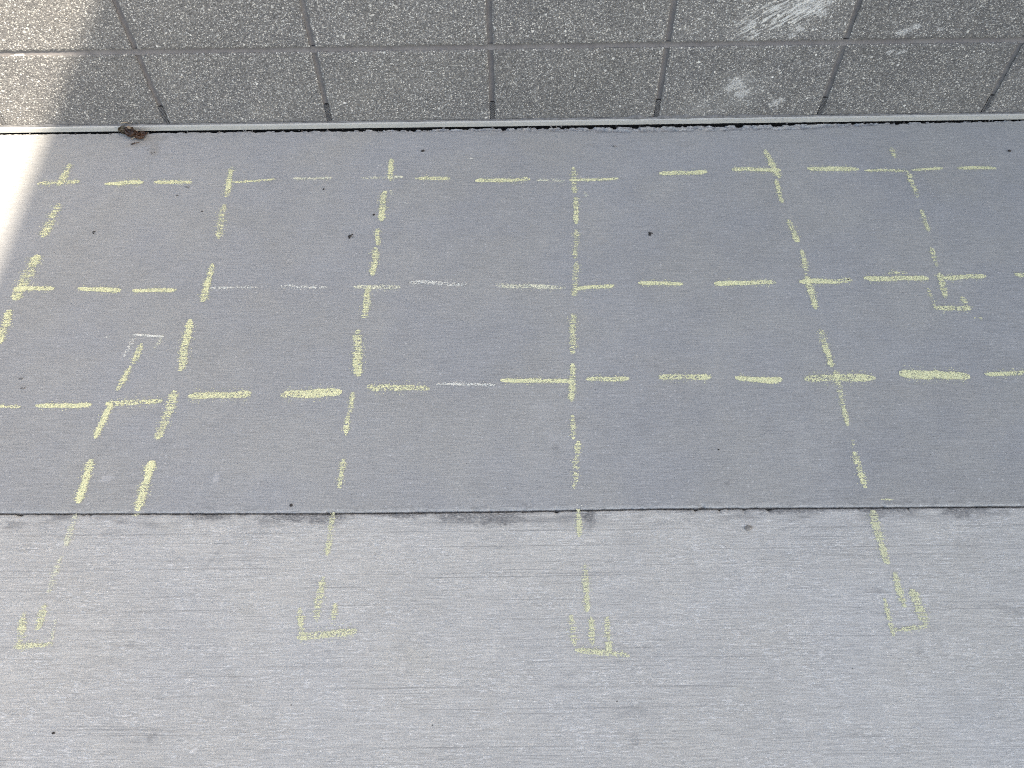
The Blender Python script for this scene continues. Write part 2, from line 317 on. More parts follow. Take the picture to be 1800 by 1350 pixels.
# surveyed chalk strokes on the slab: x0, y0, x1, y1, width (m), density, whiteness
STROKES = {
 'row_top': [(-0.3626,-0.1949,-0.3081,-0.1959,0.012,0.7,0.9),(-0.2638,-0.1988,-0.1717,-0.1905,0.0166,0.75,0),(-0.1026,-0.1999,-0.0181,-0.1975,0.0162,0.85,0),(0.0126,-0.1961,0.0973,-0.1998,0.0139,0.8,0.1),(0.2001,-0.2008,0.2947,-0.1936,0.0092,0.8,0.1),(0.3429,-0.1905,0.4268,-0.1911,0.0111,0.75,0.3),(0.5048,-0.1926,0.5971,-0.1914,0.0111,0.7,0.3),(0.6325,-0.1961,0.7094,-0.1976,0.0141,0.75,0.1),(0.7756,-0.2059,0.8992,-0.2053,0.016,0.8,0.15),(0.9187,-0.2077,0.9809,-0.2109,0.012,0.55,0.3),(0.997,-0.2102,1.1073,-0.2063,0.011,0.8,0.1),(1.2112,-0.1892,1.3193,-0.1873,0.0161,0.85,0),(1.3842,-0.1784,1.4944,-0.1816,0.0163,0.75,0),(1.5642,-0.1799,1.6788,-0.1832,0.0173,0.8,0),(1.6975,-0.1876,1.7934,-0.1926,0.0112,0.85,0),(1.8076,-0.1898,1.8777,-0.1851,0.0099,0.8,0),(1.9179,-0.1838,2.003,-0.1865,0.0123,0.8,0)],
 'row_middle': [(-0.2042,-0.5288,-0.1229,-0.5318,0.0145,0.9,0),(-0.0664,-0.5335,0.0216,-0.5398,0.0143,0.9,0),(0.052,-0.5403,0.1402,-0.541,0.0121,0.85,0),(0.2177,-0.535,0.3127,-0.535,0.0089,0.6,0.9),(0.3644,-0.5326,0.4599,-0.5391,0.0112,0.6,0.8),(0.5211,-0.538,0.6167,-0.5396,0.0137,0.65,0.4),(0.6398,-0.5259,0.7566,-0.5351,0.0138,0.65,0.8),(0.8238,-0.5387,0.9659,-0.5475,0.0153,0.65,0.3),(0.991,-0.5512,1.0698,-0.5428,0.012,0.8,0),(1.127,-0.5373,1.2158,-0.5411,0.0122,0.9,0),(1.2882,-0.54,1.4129,-0.5405,0.0153,0.9,0),(1.4681,-0.5382,1.5751,-0.539,0.0162,0.8,0),(1.6069,-0.5324,1.7368,-0.5325,0.0178,0.8,0),(1.7755,-0.5331,1.8608,-0.5294,0.016,0.75,0),(1.9277,-0.5289,1.9663,-0.5287,0.0162,0.8,0)],
 'row_bottom': [(-0.1405,-0.8336,-0.0897,-0.8351,0.0091,0.75,0),(-0.0561,-0.8309,0.0448,-0.8337,0.0117,0.9,0),(0.0771,-0.8302,0.1794,-0.8251,0.0147,0.8,0),(0.2328,-0.8149,0.348,-0.8116,0.0188,0.8,0),(0.4109,-0.8125,0.523,-0.8088,0.0215,0.75,0),(0.5761,-0.7989,0.6926,-0.8033,0.0201,0.7,0),(0.7109,-0.7933,0.8192,-0.7964,0.0081,0.6,0.7),(0.8346,-0.7874,0.9661,-0.7903,0.0122,0.85,0),(0.9995,-0.787,1.0797,-0.7867,0.0129,0.75,0),(1.1424,-0.7842,1.2395,-0.7857,0.0163,0.75,0),(1.2911,-0.7878,1.375,-0.7935,0.0171,0.75,0),(1.4243,-0.7895,1.5561,-0.7915,0.019,0.75,0),(1.6106,-0.7816,1.7387,-0.7917,0.0222,0.75,0),(1.7756,-0.7855,1.8664,-0.7827,0.0128,0.8,0)],
 'col_a': [(-0.2102,-0.1283,-0.2132,-0.2048,0.0171,0.7,0),(-0.191,-0.2707,-0.196,-0.3745,0.0207,0.75,0),(-0.1861,-0.4345,-0.1933,-0.5609,0.0252,0.7,0),(-0.1936,-0.5933,-0.1875,-0.6793,0.0188,0.75,0)],
 'col_b': [(0.1056,-0.6868,0.1026,-0.7332,0.0124,0.6,0.1),(0.0983,-0.7431,0.088,-0.7985,0.0127,0.75,0),(0.0846,-0.8296,0.0793,-0.9055,0.0129,0.75,0),(0.0835,-0.956,0.0869,-1.0393,0.015,0.85,0)],
 'col_c': [(0.1858,-0.1476,0.1915,-0.2489,0.0138,0.75,0),(0.1925,-0.2779,0.2021,-0.3852,0.0157,0.65,0),(0.2045,-0.4669,0.2062,-0.5716,0.0164,0.7,0),(0.1933,-0.6253,0.2011,-0.7516,0.0165,0.75,0),(0.2017,-0.8042,0.1965,-0.9114,0.0172,0.75,0),(0.1965,-0.9601,0.1947,-1.0555,0.0161,0.8,0)],
 'col_d': [(0.5684,-0.1271,0.5709,-0.2021,0.0137,0.75,0),(0.5616,-0.2404,0.5597,-0.3372,0.0173,0.75,0),(0.5553,-0.3656,0.5587,-0.4128,0.0139,0.65,0),(0.5585,-0.425,0.5574,-0.5026,0.0163,0.8,0),(0.5512,-0.5374,0.5501,-0.6237,0.0145,0.75,0),(0.542,-0.6583,0.5514,-0.7697,0.017,0.75,0),(0.5469,-0.8129,0.5469,-0.8558,0.0099,0.65,0),(0.5445,-0.8626,0.5439,-0.9052,0.0097,0.65,0),(0.5462,-0.9604,0.5443,-1.0151,0.0115,0.65,0)],
 'col_e': [(1.0056,-0.1664,1.0056,-0.2518,0.0134,0.65,0),(1.0068,-0.2711,1.0014,-0.3545,0.013,0.65,0),(1.0015,-0.378,0.9946,-0.4602,0.0125,0.65,0.1),(0.9959,-0.4755,0.9871,-0.5702,0.0121,0.65,0),(0.981,-0.6215,0.976,-0.7212,0.0127,0.6,0),(0.9732,-0.7508,0.9683,-0.8349,0.0121,0.75,0),(0.9671,-0.8721,0.9677,-0.9198,0.0096,0.6,0),(0.9747,-0.9286,0.9636,-1.0213,0.0113,0.65,0)],
 'col_f': [(1.4722,-0.1115,1.4887,-0.2088,0.0152,0.65,0),(1.4795,-0.2195,1.4786,-0.2936,0.0123,0.65,0),(1.4816,-0.3523,1.4867,-0.4205,0.0135,0.65,0),(1.4898,-0.4483,1.4869,-0.5057,0.0126,0.65,0),(1.4854,-0.5184,1.4826,-0.6133,0.0123,0.7,0),(1.4807,-0.6716,1.4818,-0.761,0.013,0.65,0),(1.4867,-0.7749,1.4783,-0.8969,0.0121,0.65,0),(1.4791,-0.9309,1.4755,-0.9526,0.0082,0.35,0),(1.4759,-0.9582,1.476,-1.026,0.0127,0.7,0),(1.5017,-1.0521,1.5172,-1.0534,0.0056,0.6,0)],
 'col_g': [(1.7805,-0.1084,1.7776,-0.1423,0.0099,0.55,0),(1.7964,-0.2007,1.7903,-0.2825,0.0124,0.6,0),(1.7861,-0.3274,1.7823,-0.3921,0.0121,0.6,0),(1.7734,-0.4459,1.768,-0.4966,0.0114,0.65,0),(1.7676,-0.5214,1.7595,-0.5874,0.0122,0.65,0)],
 'low_b': [(0.0885,-1.0645,0.09,-1.1206,0.0093,0.42,0.15),(0.0885,-1.1444,0.0863,-1.2023,0.0082,0.4,0.15)],
 'low_d': [(0.5405,-1.0683,0.5389,-1.1424,0.0079,0.5,0),(0.5368,-1.1864,0.5361,-1.2563,0.0104,0.45,0)],
 'low_e': [(0.9681,-1.067,0.9664,-1.1135,0.0079,0.5,0),(0.9741,-1.1685,0.9716,-1.2445,0.0093,0.5,0)],
 'low_f': [(1.4778,-1.076,1.4784,-1.169,0.0111,0.55,0),(1.4847,-1.1887,1.4841,-1.243,0.0096,0.5,0)],
}
BRACKETS = {
 'br_b': [(0.0857,-0.6615,0.144,-0.6668,0.0058,0.8,0.9),(0.0877,-0.6645,0.0809,-0.7147,0.0077,0.5,0.6),(0.1425,-0.6653,0.1382,-0.6975,0.0089,0.45,0.3)],
 'br_g': [(1.7293,-0.6146,1.7988,-0.6185,0.014,0.65,0),(1.7308,-0.5651,1.7312,-0.6152,0.0102,0.55,0),(1.7935,-0.5864,1.7957,-0.6206,0.0118,0.55,0)],
 'br_lb': [(0.063,-1.295,0.1189,-1.2897,0.0093,0.5,0.1),(0.0582,-1.2412,0.0685,-1.295,0.0091,0.35,0.1),(0.0856,-1.2273,0.0892,-1.2648,0.0114,0.42,0.1),(0.1132,-1.2512,0.1159,-1.2906,0.0066,0.28,0.2)],
 'br_ld': [(0.5115,-1.2822,0.6001,-1.2759,0.012,0.5,0),(0.5057,-1.2393,0.5155,-1.2822,0.009,0.45,0),(0.5625,-1.2317,0.5632,-1.2645,0.0083,0.42,0)],
 'br_le': [(0.9524,-1.3076,1.0311,-1.3169,0.008,0.62,0),(0.9477,-1.2552,0.9491,-1.2995,0.0091,0.48,0),(0.9785,-1.2585,0.9779,-1.2984,0.0082,0.45,0),(1.0037,-1.2582,1.0024,-1.3113,0.009,0.5,0)],
 'br_lf': [(1.455,-1.2833,1.513,-1.2761,0.0079,0.45,0),(1.4551,-1.2332,1.4534,-1.2888,0.0075,0.42,0),(1.506,-1.2184,1.5117,-1.2736,0.0118,0.45,0)],
}
TRACES = [(0.0261,-0.6665,0.0343,-0.6666,0.0074,0.5,0.9),(0.5406,-0.1474,0.5471,-0.1433,0.01,0.5,1),(0.6087,-0.2799,0.6167,-0.282,0.0055,0.6,1),(1.0284,-0.2473,1.0298,-0.2668,0.008,0.5,0.3),(0.7536,-0.1266,0.7632,-0.1268,0.0063,0.7,1),(0.1918,-1.0647,0.1965,-1.0654,0.0085,0.4,0),(1.8022,-0.6453,1.8175,-0.6456,0.0068,0.55,0),(0.9692,-1.0553,0.9731,-1.0565,0.0055,0.5,0.5),(1.6618,-0.517,1.6968,-0.5176,0.0115,0.5,0),(0.5738,-0.2386,0.5801,-0.2505,0.0084,0.5,0.4)]
SEAM = [(-0.046,-1.0598),(0.5343,-1.0663),(0.8226,-1.0666),(1.1106,-1.0648),(1.4472,-1.0668),(1.7432,-1.0684)]
WEDGE = [(-0.4215,-0.0162),(0.0351,-0.0168),(0.4908,-0.0173),(0.903,-0.017),(1.3142,-0.0189),(1.7114,-0.016),(2.1367,-0.0138)]

# ---------------------------------------------------------------- ground far and near
mesh_obj('road', [(-400,-400,-.16),(400,-400,-.16),(400,400,-.16),(-400,400,-.16)], [(0,1,2,3)], M['asphalt'])['kind'] = 'structure'
props(mesh_obj('joint_dirt', [(-6,-2.9,-.030),(9,-2.9,-.030),(9,.02,-.030),(-6,.02,-.030)], [(0,1,2,3)], M['soil']), kind='structure')

XS = np.concatenate([[-6, -3, -1.2, -.75], np.arange(-.6, 2.35, .0016), [2.5, 3, 4.5, 9]])
def edge_line(pts, x):
    p = np.array(pts); return np.interp(x, p[:,0], p[:,1])
def grid_slab(name, ys_of, mat, drop=.14):
    """ys_of: list of (y array over XS, z array over XS) from one edge to the other, tops only"""
    rows = []
    first, last = ys_of[0], ys_of[-1]
    rows.append((first[0], np.full_like(XS, -drop))); rows += ys_of; rows.append((last[0], np.full_like(XS, -drop)))
    V = np.concatenate([np.stack([XS, r[0], r[1]], 1) for r in rows]); n = len(XS); F = []
    a = np.arange(n-1)
    for k in range(len(rows)-1):
        b = k*n + a; F.append(np.stack([b, b+n, b+n+1, b+1], 1))
    o = mesh_obj(name, V.tolist(), np.concatenate(F)[:, ::-1].tolist(), mat)
    o['kind'] = 'structure'; return o
def chip(x, seed, thr=.62, amp=.012):               # bitten-off depth along an edge
    return np.maximum(0, fnoise(x*70+seed, np.full_like(x, seed*1.7), 4) - thr) * amp / (1-thr)
def ragged(x, seed, a=.0012): return (fnoise(x*150+seed, np.full_like(x, seed), 3)-.5)*2*a

# slab against the wall: far edge broken and crumbly, near edge (the joint) tighter
ew = edge_line(WEDGE, XS) ; es = edge_line(SEAM, XS)
crumb = np.interp(XS, [-.4, .0, .45, .6, 1.0, 1.1, 1.6, 1.9, 2.2], [.15, .3, .4, .6, .9, 1.1, 1.0, .4, .3])   # how spalled the wall edge is
rowsA = []
es_top = es + .0018 + ragged(XS, 5, .0007) + chip(XS, 9, .66, .004)
for t in (0, .0012, .003, .006, .010, .016):
    zz = -.0022*np.exp(-t/.0016) - chip(XS, 9, .62, .004)*np.exp(-t/.003)
    rowsA.append((es_top + t, zz))
base_w = ew + .0082 + ragged(XS, 3, .0022)
for t in (.034, .026, .020, .016, .013, .0105, .008, .006, .004, .002, .0):
    d = fnoise(XS*70+3, t*220+XS*0, 4)
    spall = np.clip((crumb*(.016+.010*fnoise(XS*22, XS*0+2.5, 3)) - t)/.006, 0, 1) * np.clip((d-.34)*4, 0, 1)
    zz = -.0055*spall*(.5+d) - .003*np.exp(-t/.0016)
    rowsA.append((base_w + .006*np.clip(crumb,0,1)*0 - t, zz))
rowsA.append((base_w + .0015 - .004*np.clip((fnoise(XS*60, XS*0+8.5, 3)-.5)*3, 0, 1)*crumb, np.full_like(XS, -.010)))
slabA = grid_slab('sidewalk_slab', rowsA, M['smooth'])
# slab towards the street
rowsB = [(np.full_like(XS, -2.6), XS*0), (np.full_like(XS, -1.30), XS*0)]
eb = es - .0015 + ragged(XS, 21, .0006) - chip(XS, 33, .74, .004)
for t in (.016, .010, .006, .003, .0012, 0):
    zz = -.0022*np.exp(-t/.0016) - chip(XS, 33, .64, .005)*np.exp(-t/.003)
    rowsB.append((eb - t, zz))
slabB = grid_slab('pavement_slab', rowsB, M['rough'])
mesh_obj('kerb', *(lambda V, F: (add_box(V, F, -6, 9, -2.78, -2.606, -.16, -.002), (V, F))[1])([], []), M['rough'])['kind'] = 'structure'

# ---------------------------------------------------------------- wall
BW, BH, Z0, J = .4064, .2032, .016, .0125
wall = empty('block_wall', (0, 0, 0), 'grey exposed aggregate block wall with dark mortar joints rising behind the pavement', 'wall')
V = []; F = []
def fine_block(x0, x1, z0, z1, sd):
    nx, nz = int((x1-x0)/.0042), int((z1-z0)/.0042)
    gx, gz = np.meshgrid(np.linspace(x0, x1, nx+1), np.linspace(z0, z1, nz+1))
    ed = np.minimum(np.minimum(gx-x0, x1-gx), np.minimum(gz-z0, z1-gz))
    y = .0016*np.exp(-ed/.002) + (rng.random(gx.shape)-.5)*.0007 + (fnoise(gx*9+sd, gz*9, 2)-.5)*.0012
    onx = (np.abs(gx-x0) < 1e-6) | (np.abs(gx-x1) < 1e-6); onz = (np.abs(gz-z0) < 1e-6) | (np.abs(gz-z1) < 1e-6)
    jx = np.where(onx, (fnoise(gz*170+sd, gx*3, 2)-.5)*.0030, 0); jz = np.where(onz, (fnoise(gx*170+sd, gz*3, 2)-.5)*.0030, 0)
    X = gx + jx; Z = gz + jz
    b = len(V); V.extend(np.stack([X, y, Z], -1).reshape(-1, 3).tolist())
    idx = b + np.arange((nx+1)*(nz+1)).reshape(nz+1, nx+1)
    q = np.stack([idx[:-1,:-1], idx[:-1,1:], idx[1:,1:], idx[1:,:-1]], -1).reshape(-1, 4); F.extend(q.tolist())
    ring = list(idx[0,:]) + list(idx[1:,-1]) + list(idx[-1,-2::-1]) + list(idx[-2:0:-1,0])
    b2 = len(V)
    for r_ in ring: v = V[r_]; V.append([v[0], .014, v[2]])
    m = len(ring)
    for k in range(m): F.append([int(ring[k]), b2+k, b2+(k+1) % m, int(ring[(k+1) % m])])
for row in range(0, 37):
    for col in range(-14, 23):
        x0 = BW*col + J/2; x1 = BW*(col+1) - J/2; z0 = Z0 + BH*row + (0 if row == 0 else 0); z1 = Z0 + BH*(row+1) - J
        if row <= 2 and -3 <= col <= 6: fine_block(x0, x1, z0, z1, row*13.7+col*5.1)
        else: add_box(V, F, x0, x1, 0, .014, z0, z1)
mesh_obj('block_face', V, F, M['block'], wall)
# concave tooled joints
V = []; F = []
prof = [(-.5, .0020), (-.36, .0034), (-.15, .0046), (.1, .0048), (.34, .0038), (.5, .0022)]
def strip_joint(p0, p1, wid, axis):
    n = max(2, int((p1[0]-p0[0] if axis == 'x' else p1[1]-p0[1])/.012)) if p0[2] else 2
    for k in range(n+1):
        t = k/n; x = p0[0]+(p1[0]-p0[0])*t; z = p0[1]+(p1[1]-p0[1])*t
        wv = float((vnoise(x*25+z*9, z*31)-.5)*.0012); b = len(V)
        for s, y in prof:
            V.append((x, y+wv*.6, z+s*wid+wv) if axis == 'x' else (x+s*wid+wv, .0020+(y-.0020)*1.9+wv*.6, z))
        if k:
            for j in range(5):
                q = (b-6+j, b+j, b+j+1, b-5+j); F.append(q if axis == 'z' else q[::-1])
for row in range(0, 37):
    zc = Z0 + BH*(row+1) - J/2
    strip_joint((-5.7, zc, 1), (9.34, zc, 1), J+.004, 'x')
    for col in range(-14, 24):
        xc = BW*col
        strip_joint((xc, Z0+BH*row, row < 4), (xc, Z0+BH*(row+1)-J, row < 4), J+.004, 'z')
mesh_obj('mortar', V, F, M['mortar'], wall, True)
V = []; F = []; add_box(V, F, -5.72, 9.36, .0125, .21, -.15, Z0+BH*37)
mesh_obj('wall_core', V, F, M['backing'], wall)
# weep vents at the foot of the head joints
def vent_mesh():
    V = []; F = []; w_ = .0052
    add_box(V, F, -w_, w_, .0022, .010, Z0, Z0+.050)
    V2 = []; F2 = []
    k = 0; z = Z0+.0012
    while z < Z0+.049:
        for sx in (-.0036, 0, .0036):
            ox = .0009 if k % 2 else -.0009
            add_box(V2, F2, sx-.0012+ox, sx+.0012+ox, .0004, .0024, z, z+.0013)
        z += .0026; k += 1
    return V, F, V2, F2
v1, f1, v2, f2 = vent_mesh()
vp = None
for i in range(-3, 8):
    if vp is None:
        o = mesh_obj('weep_vent', v1, f1, M['vent'], wall); vp = o
        r_ = mesh_obj('vent_ribs', v2, f2, M['vent_rib'], o); rp = r_
    else:
        o = vp.copy(); C.objects.link(o); o.parent = wall; r_ = rp.copy(); C.objects.link(r_); r_.parent = o
    o.location = (BW*i, 0, 0)
# base strip: an L of painted metal, slightly wavy, with a dark bead of sealant above
def ribbon(name, xs, sec, mat, parent, smooth=False):
    V = []; F = []; m = len(sec(xs[0]))
    for k, x in enumerate(xs):
        for y, z in sec(x): V.append((x, y, z))
        if k:
            b = k*m
            for j in range(m-1): F.append((b-m+j, b-m+j+1, b+j+1, b+j))
    return mesh_obj(name, V, F, mat, parent, smooth)
xs = np.concatenate([[-5.7], np.arange(-.9, 2.7, .004), [9.3]])
def sec_strip(x):
    a = float(fnoise(np.array(x*6.), np.array(.3), 2)-.5)*.0014; c_ = float(fnoise(np.array(x*160.), np.array(4.3), 2)-.5)*(.0016 if 1.15 < x < 1.75 else .0004)
    return [(.012, Z0-.0005), (-.0030+a, Z0-.0004+c_), (-.0062+a, Z0-.0028+c_*.5), (-.0064+a, .0015+c_), (-.004+a, .0002), (.012, .0002)]
ribbon('base_strip', xs, sec_strip, M['strip'], wall)
def sec_bead(x):
    g = float(fnoise(np.array(x*34.), np.array(9.3), 3)); r_ = .0014 + .0022*max(0, g-.45)*2 + (.0045*max(0, g-.38)*2 if 1.15 < x < 1.55 else 0)
    return [(-.0002, Z0+r_*1.6), (-.0014-r_*.3, Z0+r_*.9), (-.0022-r_*.5, Z0+r_*.3), (-.0024-r_*.3, Z0-.0006)]
ribbon('sealant_bead', xs, sec_bead, M['sealant'], wall, True)

# unseen flat roof added far above on the right: its end throws the shade
can = empty('shade_roof', (7, -3, 0), 'unseen flat pale roof on posts beyond the right edge, added to cast the shade', 'shade_roof')
def pbox(name, mat, par, *a):
    V = []; F = []; add_box(V, F, *a); o = mesh_obj(name, V, F, mat, par); o.matrix_parent_inverse = Matrix.Translation(-par.location); return o
H_ = 5.2
xe = -.318 + SUN.x/SUN.z*(H_+.22); ye = -.02 + SUN.y/SUN.z*(H_+.22)       # edge point above the observed shadow line
k_ = -.086                                                      # its slant, as on the ground
V = []; F = []; add_box(V, F, 0, 7.5, -7.5, -.02, H_, H_+.22)
V = [(x + (xe + (y-ye)*k_ if x == 0 else xe), y, z) for x, y, z in V]
o = mesh_obj('shade_slab', V, F, M['paint'], can); o.matrix_parent_inverse = Matrix.Translation(-can.location)
for px, py in ((xe+.9, -7.2), (xe+6.8, -7.2)): pbox('shade_post', M['paint'], can, px-.12, px+.12, py-.12, py+.12, -.16, H_)

# ---------------------------------------------------------------- chalk
DX, DY = .0011, .00085
def rowamp(j, x):
    return vnoise(j*7.31 + 3.3, x*30 + j*11.7)
def stroke_mesh(s, seed, V, F, faded=False):
    x0, y0, x1, y1, w_, de, tone = s
    L = math.hypot(x1-x0, y1-y0)+1e-6; ux, uy = (x1-x0)/L, (y1-y0)/L; vert = abs(uy) > abs(ux)
    pad = w_*.8
    ix = np.arange(math.floor((min(x0,x1)-pad)/DX), math.ceil((max(x0,x1)+pad)/DX)); iy = np.arange(math.floor((min(y0,y1)-pad)/DY), math.ceil((max(y0,y1)+pad)/DY))
    I, Jy = np.meshgrid(ix, iy); X = (I+.5)*DX; Y = (Jy+.5)*DY
    a = (X-x0)*ux + (Y-y0)*uy; b = -(X-x0)*uy + (Y-y0)*ux
    t = a/L
    cw = (fnoise(a*28+seed, a*0+seed, 2)-.5)*w_*.35 ; b = b - cw
    hw = w_*.5*(.72 + .5*fnoise(a*40+seed*3, a*0+1.5+seed, 2))
    prs = .75 + .5*vnoise(t*2.2+seed*1.9, t*0+seed)                       # pressure along the stroke
    endr = np.clip((a+.003)/.010, 0, 1)*np.clip((L-a+.003)/.010, 0, 1)
    hw = hw*(.45+.55*endr)
    prof_ = np.clip(1.25 - (np.abs(b)/hw)**2.2*1.05, -1, 1)
    lines = rowamp(Jy, X); grain = vnoise(X/.0030+seed, Y/.0019); grain2 = rng.random(X.shape)
    grain = .62*grain + .38*vnoise(X/.0016+seed*3, Y/.0013+5)
    if vert: noi = .46*lines + .36*grain + .18*grain2; jag = (rowamp(Jy+977, X)-.5)*1.7
    else: noi = .12*lines + .66*grain + .22*grain2; jag = (grain-.5)*1.5
    cov = np.clip(prof_ + jag*(prof_ < .9), 0, 1.1)*de*prs*1.12; val = .13 + .53*cov
    k = (noi < val) & (cov > .06) & (a > -.004) & (a < L+.004) & (prof_ > -.25) & (endr > 0)
    # a stray dusting round the stroke
    k |= (grain2 < .035*de) & (np.abs(b) < hw*1.7) & (a > -.003) & (a < L+.003)
    xs_, ys_ = X[k], Y[k]; n = len(xs_)
    if n == 0: return
    r = rng.random((n, 6)); wx = DX*(.46+.34*r[:,0]); wy = DY*(.42+.22*r[:,1]); sk = (r[:,2]-.5)*DX*.8; zz = .0007 + .0005*r[:,3]
    tl = (r[:,4]-.5)*.0004
    base = len(V)
    P = np.stack([np.stack([xs_-wx+sk, ys_-wy, zz+tl], 1), np.stack([xs_+wx*.8+sk, ys_-wy*.9, zz-tl], 1), np.stack([xs_+wx-sk, ys_+wy, zz-tl], 1), np.stack([xs_-wx*.8-sk, ys_+wy*.9, zz+tl], 1)], 1).reshape(-1, 3)
    V.extend(P.tolist()); idx = base + np.arange(n*4).reshape(-1, 4); F.extend(idx.tolist())
def chalk_mat(s, low):
    t = s[6]
    if low: return CH[3] if t < .12 else CH[4]
    return CH[0] if t < .2 else CH[1] if t < .5 else CH[2]
seed = [1]
def chalk(name, s, low=False, parent=None):
    if low: s = s[:4] + (s[4]*1.35, s[5]+.20, s[6])
    else: s = s[:4] + (s[4]*1.12, s[5], s[6])

    V = []; F = []; seed[0] += 1
    stroke_mesh(s, seed[0]*1.37, V, F)
    m_ = chalk_mat(s, low)
    if parent:
        o = mesh_obj(name, V, F, m_, parent); o.matrix_parent_inverse = Matrix.Translation(-parent.location); return o
    cx, cy = (s[0]+s[2])/2, (s[1]+s[3])/2
    V = [(x-cx, y-cy, z) for x, y, z in V]; o = mesh_obj(name, V, F, m_); o.location = (cx, cy, 0); return o
ORD = ['first','second','third','fourth','fifth','sixth','seventh','eighth','ninth','tenth','eleventh','twelfth','thirteenth','fourteenth','fifteenth','sixteenth','seventeenth']
def look(s):
    tone = 'white' if s[6] >= .7 else 'cream' if s[6] >= .3 else 'yellow'
    wd = 'thick ' if s[4] > .0165 else 'thin ' if s[4] < .009 else ''
    return f'{wd}{tone} chalk dash'
ROWS = {'row_top': 'the row nearest the wall', 'row_middle': 'the middle long row', 'row_bottom': 'the long row nearest the joint'}
COLS = {'col_a': 'the leftmost column by the sunlit patch', 'col_b': 'the short column below the white bracket', 'col_c': 'the column right of the white bracket',
        'col_d': 'the column left of centre', 'col_e': 'the upright central column', 'col_f': 'the slanting column right of centre', 'col_g': 'the short column farthest right'}
LOWS = {'low_b': ('below the joint at far left', 'short column at far left'), 'low_d': ('below the joint left of centre', ''), 'low_e': ('below the joint at the centre', ''), 'low_f': ('below the joint right of centre', '')}
for k, where in ROWS.items():
    for i, s in enumerate(STROKES[k]):
        props(chalk('chalk_dash', s), f'{look(s)}, {ORD[i]} from the left in {where}', 'chalk mark', 'dashes of ' + where)
for k, where in COLS.items():
    for i, s in enumerate(STROKES[k]):
        props(chalk('chalk_dash', s), f'{look(s)}, {ORD[i]} from the wall in {where}', 'chalk mark', 'dashes of ' + where)
for k, (where, _) in LOWS.items():
    for i, s in enumerate(STROKES[k]):
        props(chalk('chalk_dash', s, True), f'faded yellow chalk dash {where}, ' + ('touching the joint' if i == 0 else 'leading into the bracket'), 'chalk mark', 'faded dashes below the joint')
BR = {'br_b': 'small white open chalk bracket between the first and second long dashed columns', 'br_g': 'yellow upturned chalk bracket ending the short column at right', 'br_lb': 'faint square chalk bracket on the lower slab at far left',
      'br_ld': 'faded wide chalk bracket on the lower slab left of centre', 'br_le': 'three pronged yellow chalk bracket on the lower slab at centre', 'br_lf': 'slanted faded chalk bracket on the lower slab at right'}
for k, lab in BR.items():
    ss = BRACKETS[k]; low = k.startswith('br_l')
    e_ = empty('chalk_bracket', (ss[0][0], ss[0][1], 0), lab, 'chalk mark', 'chalk end brackets')
    for j, s in enumerate(ss): chalk('base_stroke' if j == 0 else 'side_stroke', s, low, e_)
TL = ['tiny pale chalk ring left of the small white bracket', 'tiny white chalk scuff touching the second column from centre near the wall', 'tiny white chalk fleck right of the column left of centre', 'small cream chalk dab right of the central column, under the top row',
      'tiny white fleck between wall and top row, left of the central column', 'faint yellow chalk dab just under the joint at left', 'small yellow chalk dab right of the upturned bracket', 'tiny cream dab where the central column meets the joint',
      'small yellow bump on top of a middle row dash at right', 'tiny cream dab beside the column left of centre near the wall']
for s, l in zip(TRACES, TL): props(chalk('chalk_trace', s), l, 'chalk mark', 'small chalk traces')

# ---------------------------------------------------------------- litter
def chip_mesh(rx, ry, rz, seed_, lumps=2.2, amp=.45):
    bm = bmesh.new(); bmesh.ops.create_icosphere(bm, subdivisions=3, radius=1)
    r0 = np.random.default_rng(seed_).random(3)*50
    for v in bm.verts:
        d = fnoise(v.co.x*lumps+r0[0], v.co.y*lumps+v.co.z*lumps+r0[1], 3)-.5
        k = 1 + d*2*amp; v.co = Vector((v.co.x*k*rx, v.co.y*k*ry, (v.co.z*k*.8+.55)*rz))
    return bm
def litter(name, mat, x, y, rx, ry, rz, rot, sd_, label, cat, group, extra=()):
    bm = chip_mesh(rx, ry, rz, sd_)
    for dx, dy, sx, sy in extra:
        b2 = chip_mesh(sx, sy, rz*.8, sd_+7); bmesh.ops.translate(b2, verts=b2.verts, vec=(dx, dy, 0))
        me_ = bpy.data.meshes.new('t'); b2.to_mesh(me_); bm.from_mesh(me_); bpy.data.meshes.remove(me_); b2.free()
    me = bpy.data.meshes.new(name); bm.to_mesh(me); bm.free(); me.materials.append(mat)
    o = bpy.data.objects.new(name, me); C.objects.link(o); o.location = (x, y, .0004); o.rotation_euler = (0, 0, rot)
    return props(o, label, cat, group)
DK = plain('dark_scrap', (.035, .032, .032), .8, 400, .5, .6, .001, True)
GR = plain('grey_grit', (.13, .13, .135), .9, 300, .4, .6, .001, True)
RG = plain('brown_grey_pebble', (.21, .20, .19), .9, 300, .4, .6, .001, True)
G1, G2 = 'dark leaf scraps scattered on the concrete', 'grit crumbs lying on the concrete'
litter('grit_crumb', DK, .6417, -.0968, .0045, .0028, .002, .2, 1, 'dark crumb between the wall and the column left of centre', 'grit', G2)
litter('leaf_scrap', DK, .4954, -.3868, .0045, .0028, .0016, .7, 2, 'black two lobed leaf scrap left of the column left of centre', 'leaf scrap', G1, [(.007, .001, .002, .0016), (-.004, -.004, .0022, .0016), (.004, -.006, .0014, .001)])
litter('leaf_scrap', DK, 1.1639, -.3935, .0028, .0045, .0022, -.2, 3, 'black crumpled scrap right of the central column', 'leaf scrap', G1, [(.003, .005, .0035, .0011), (-.0015, .006, .0018, .0012)])
litter('grit_crumb', GR, 1.1101, -.0892, .0045, .0025, .002, 0, 4, 'small grey crumb just off the wall right of centre', 'grit', G2)
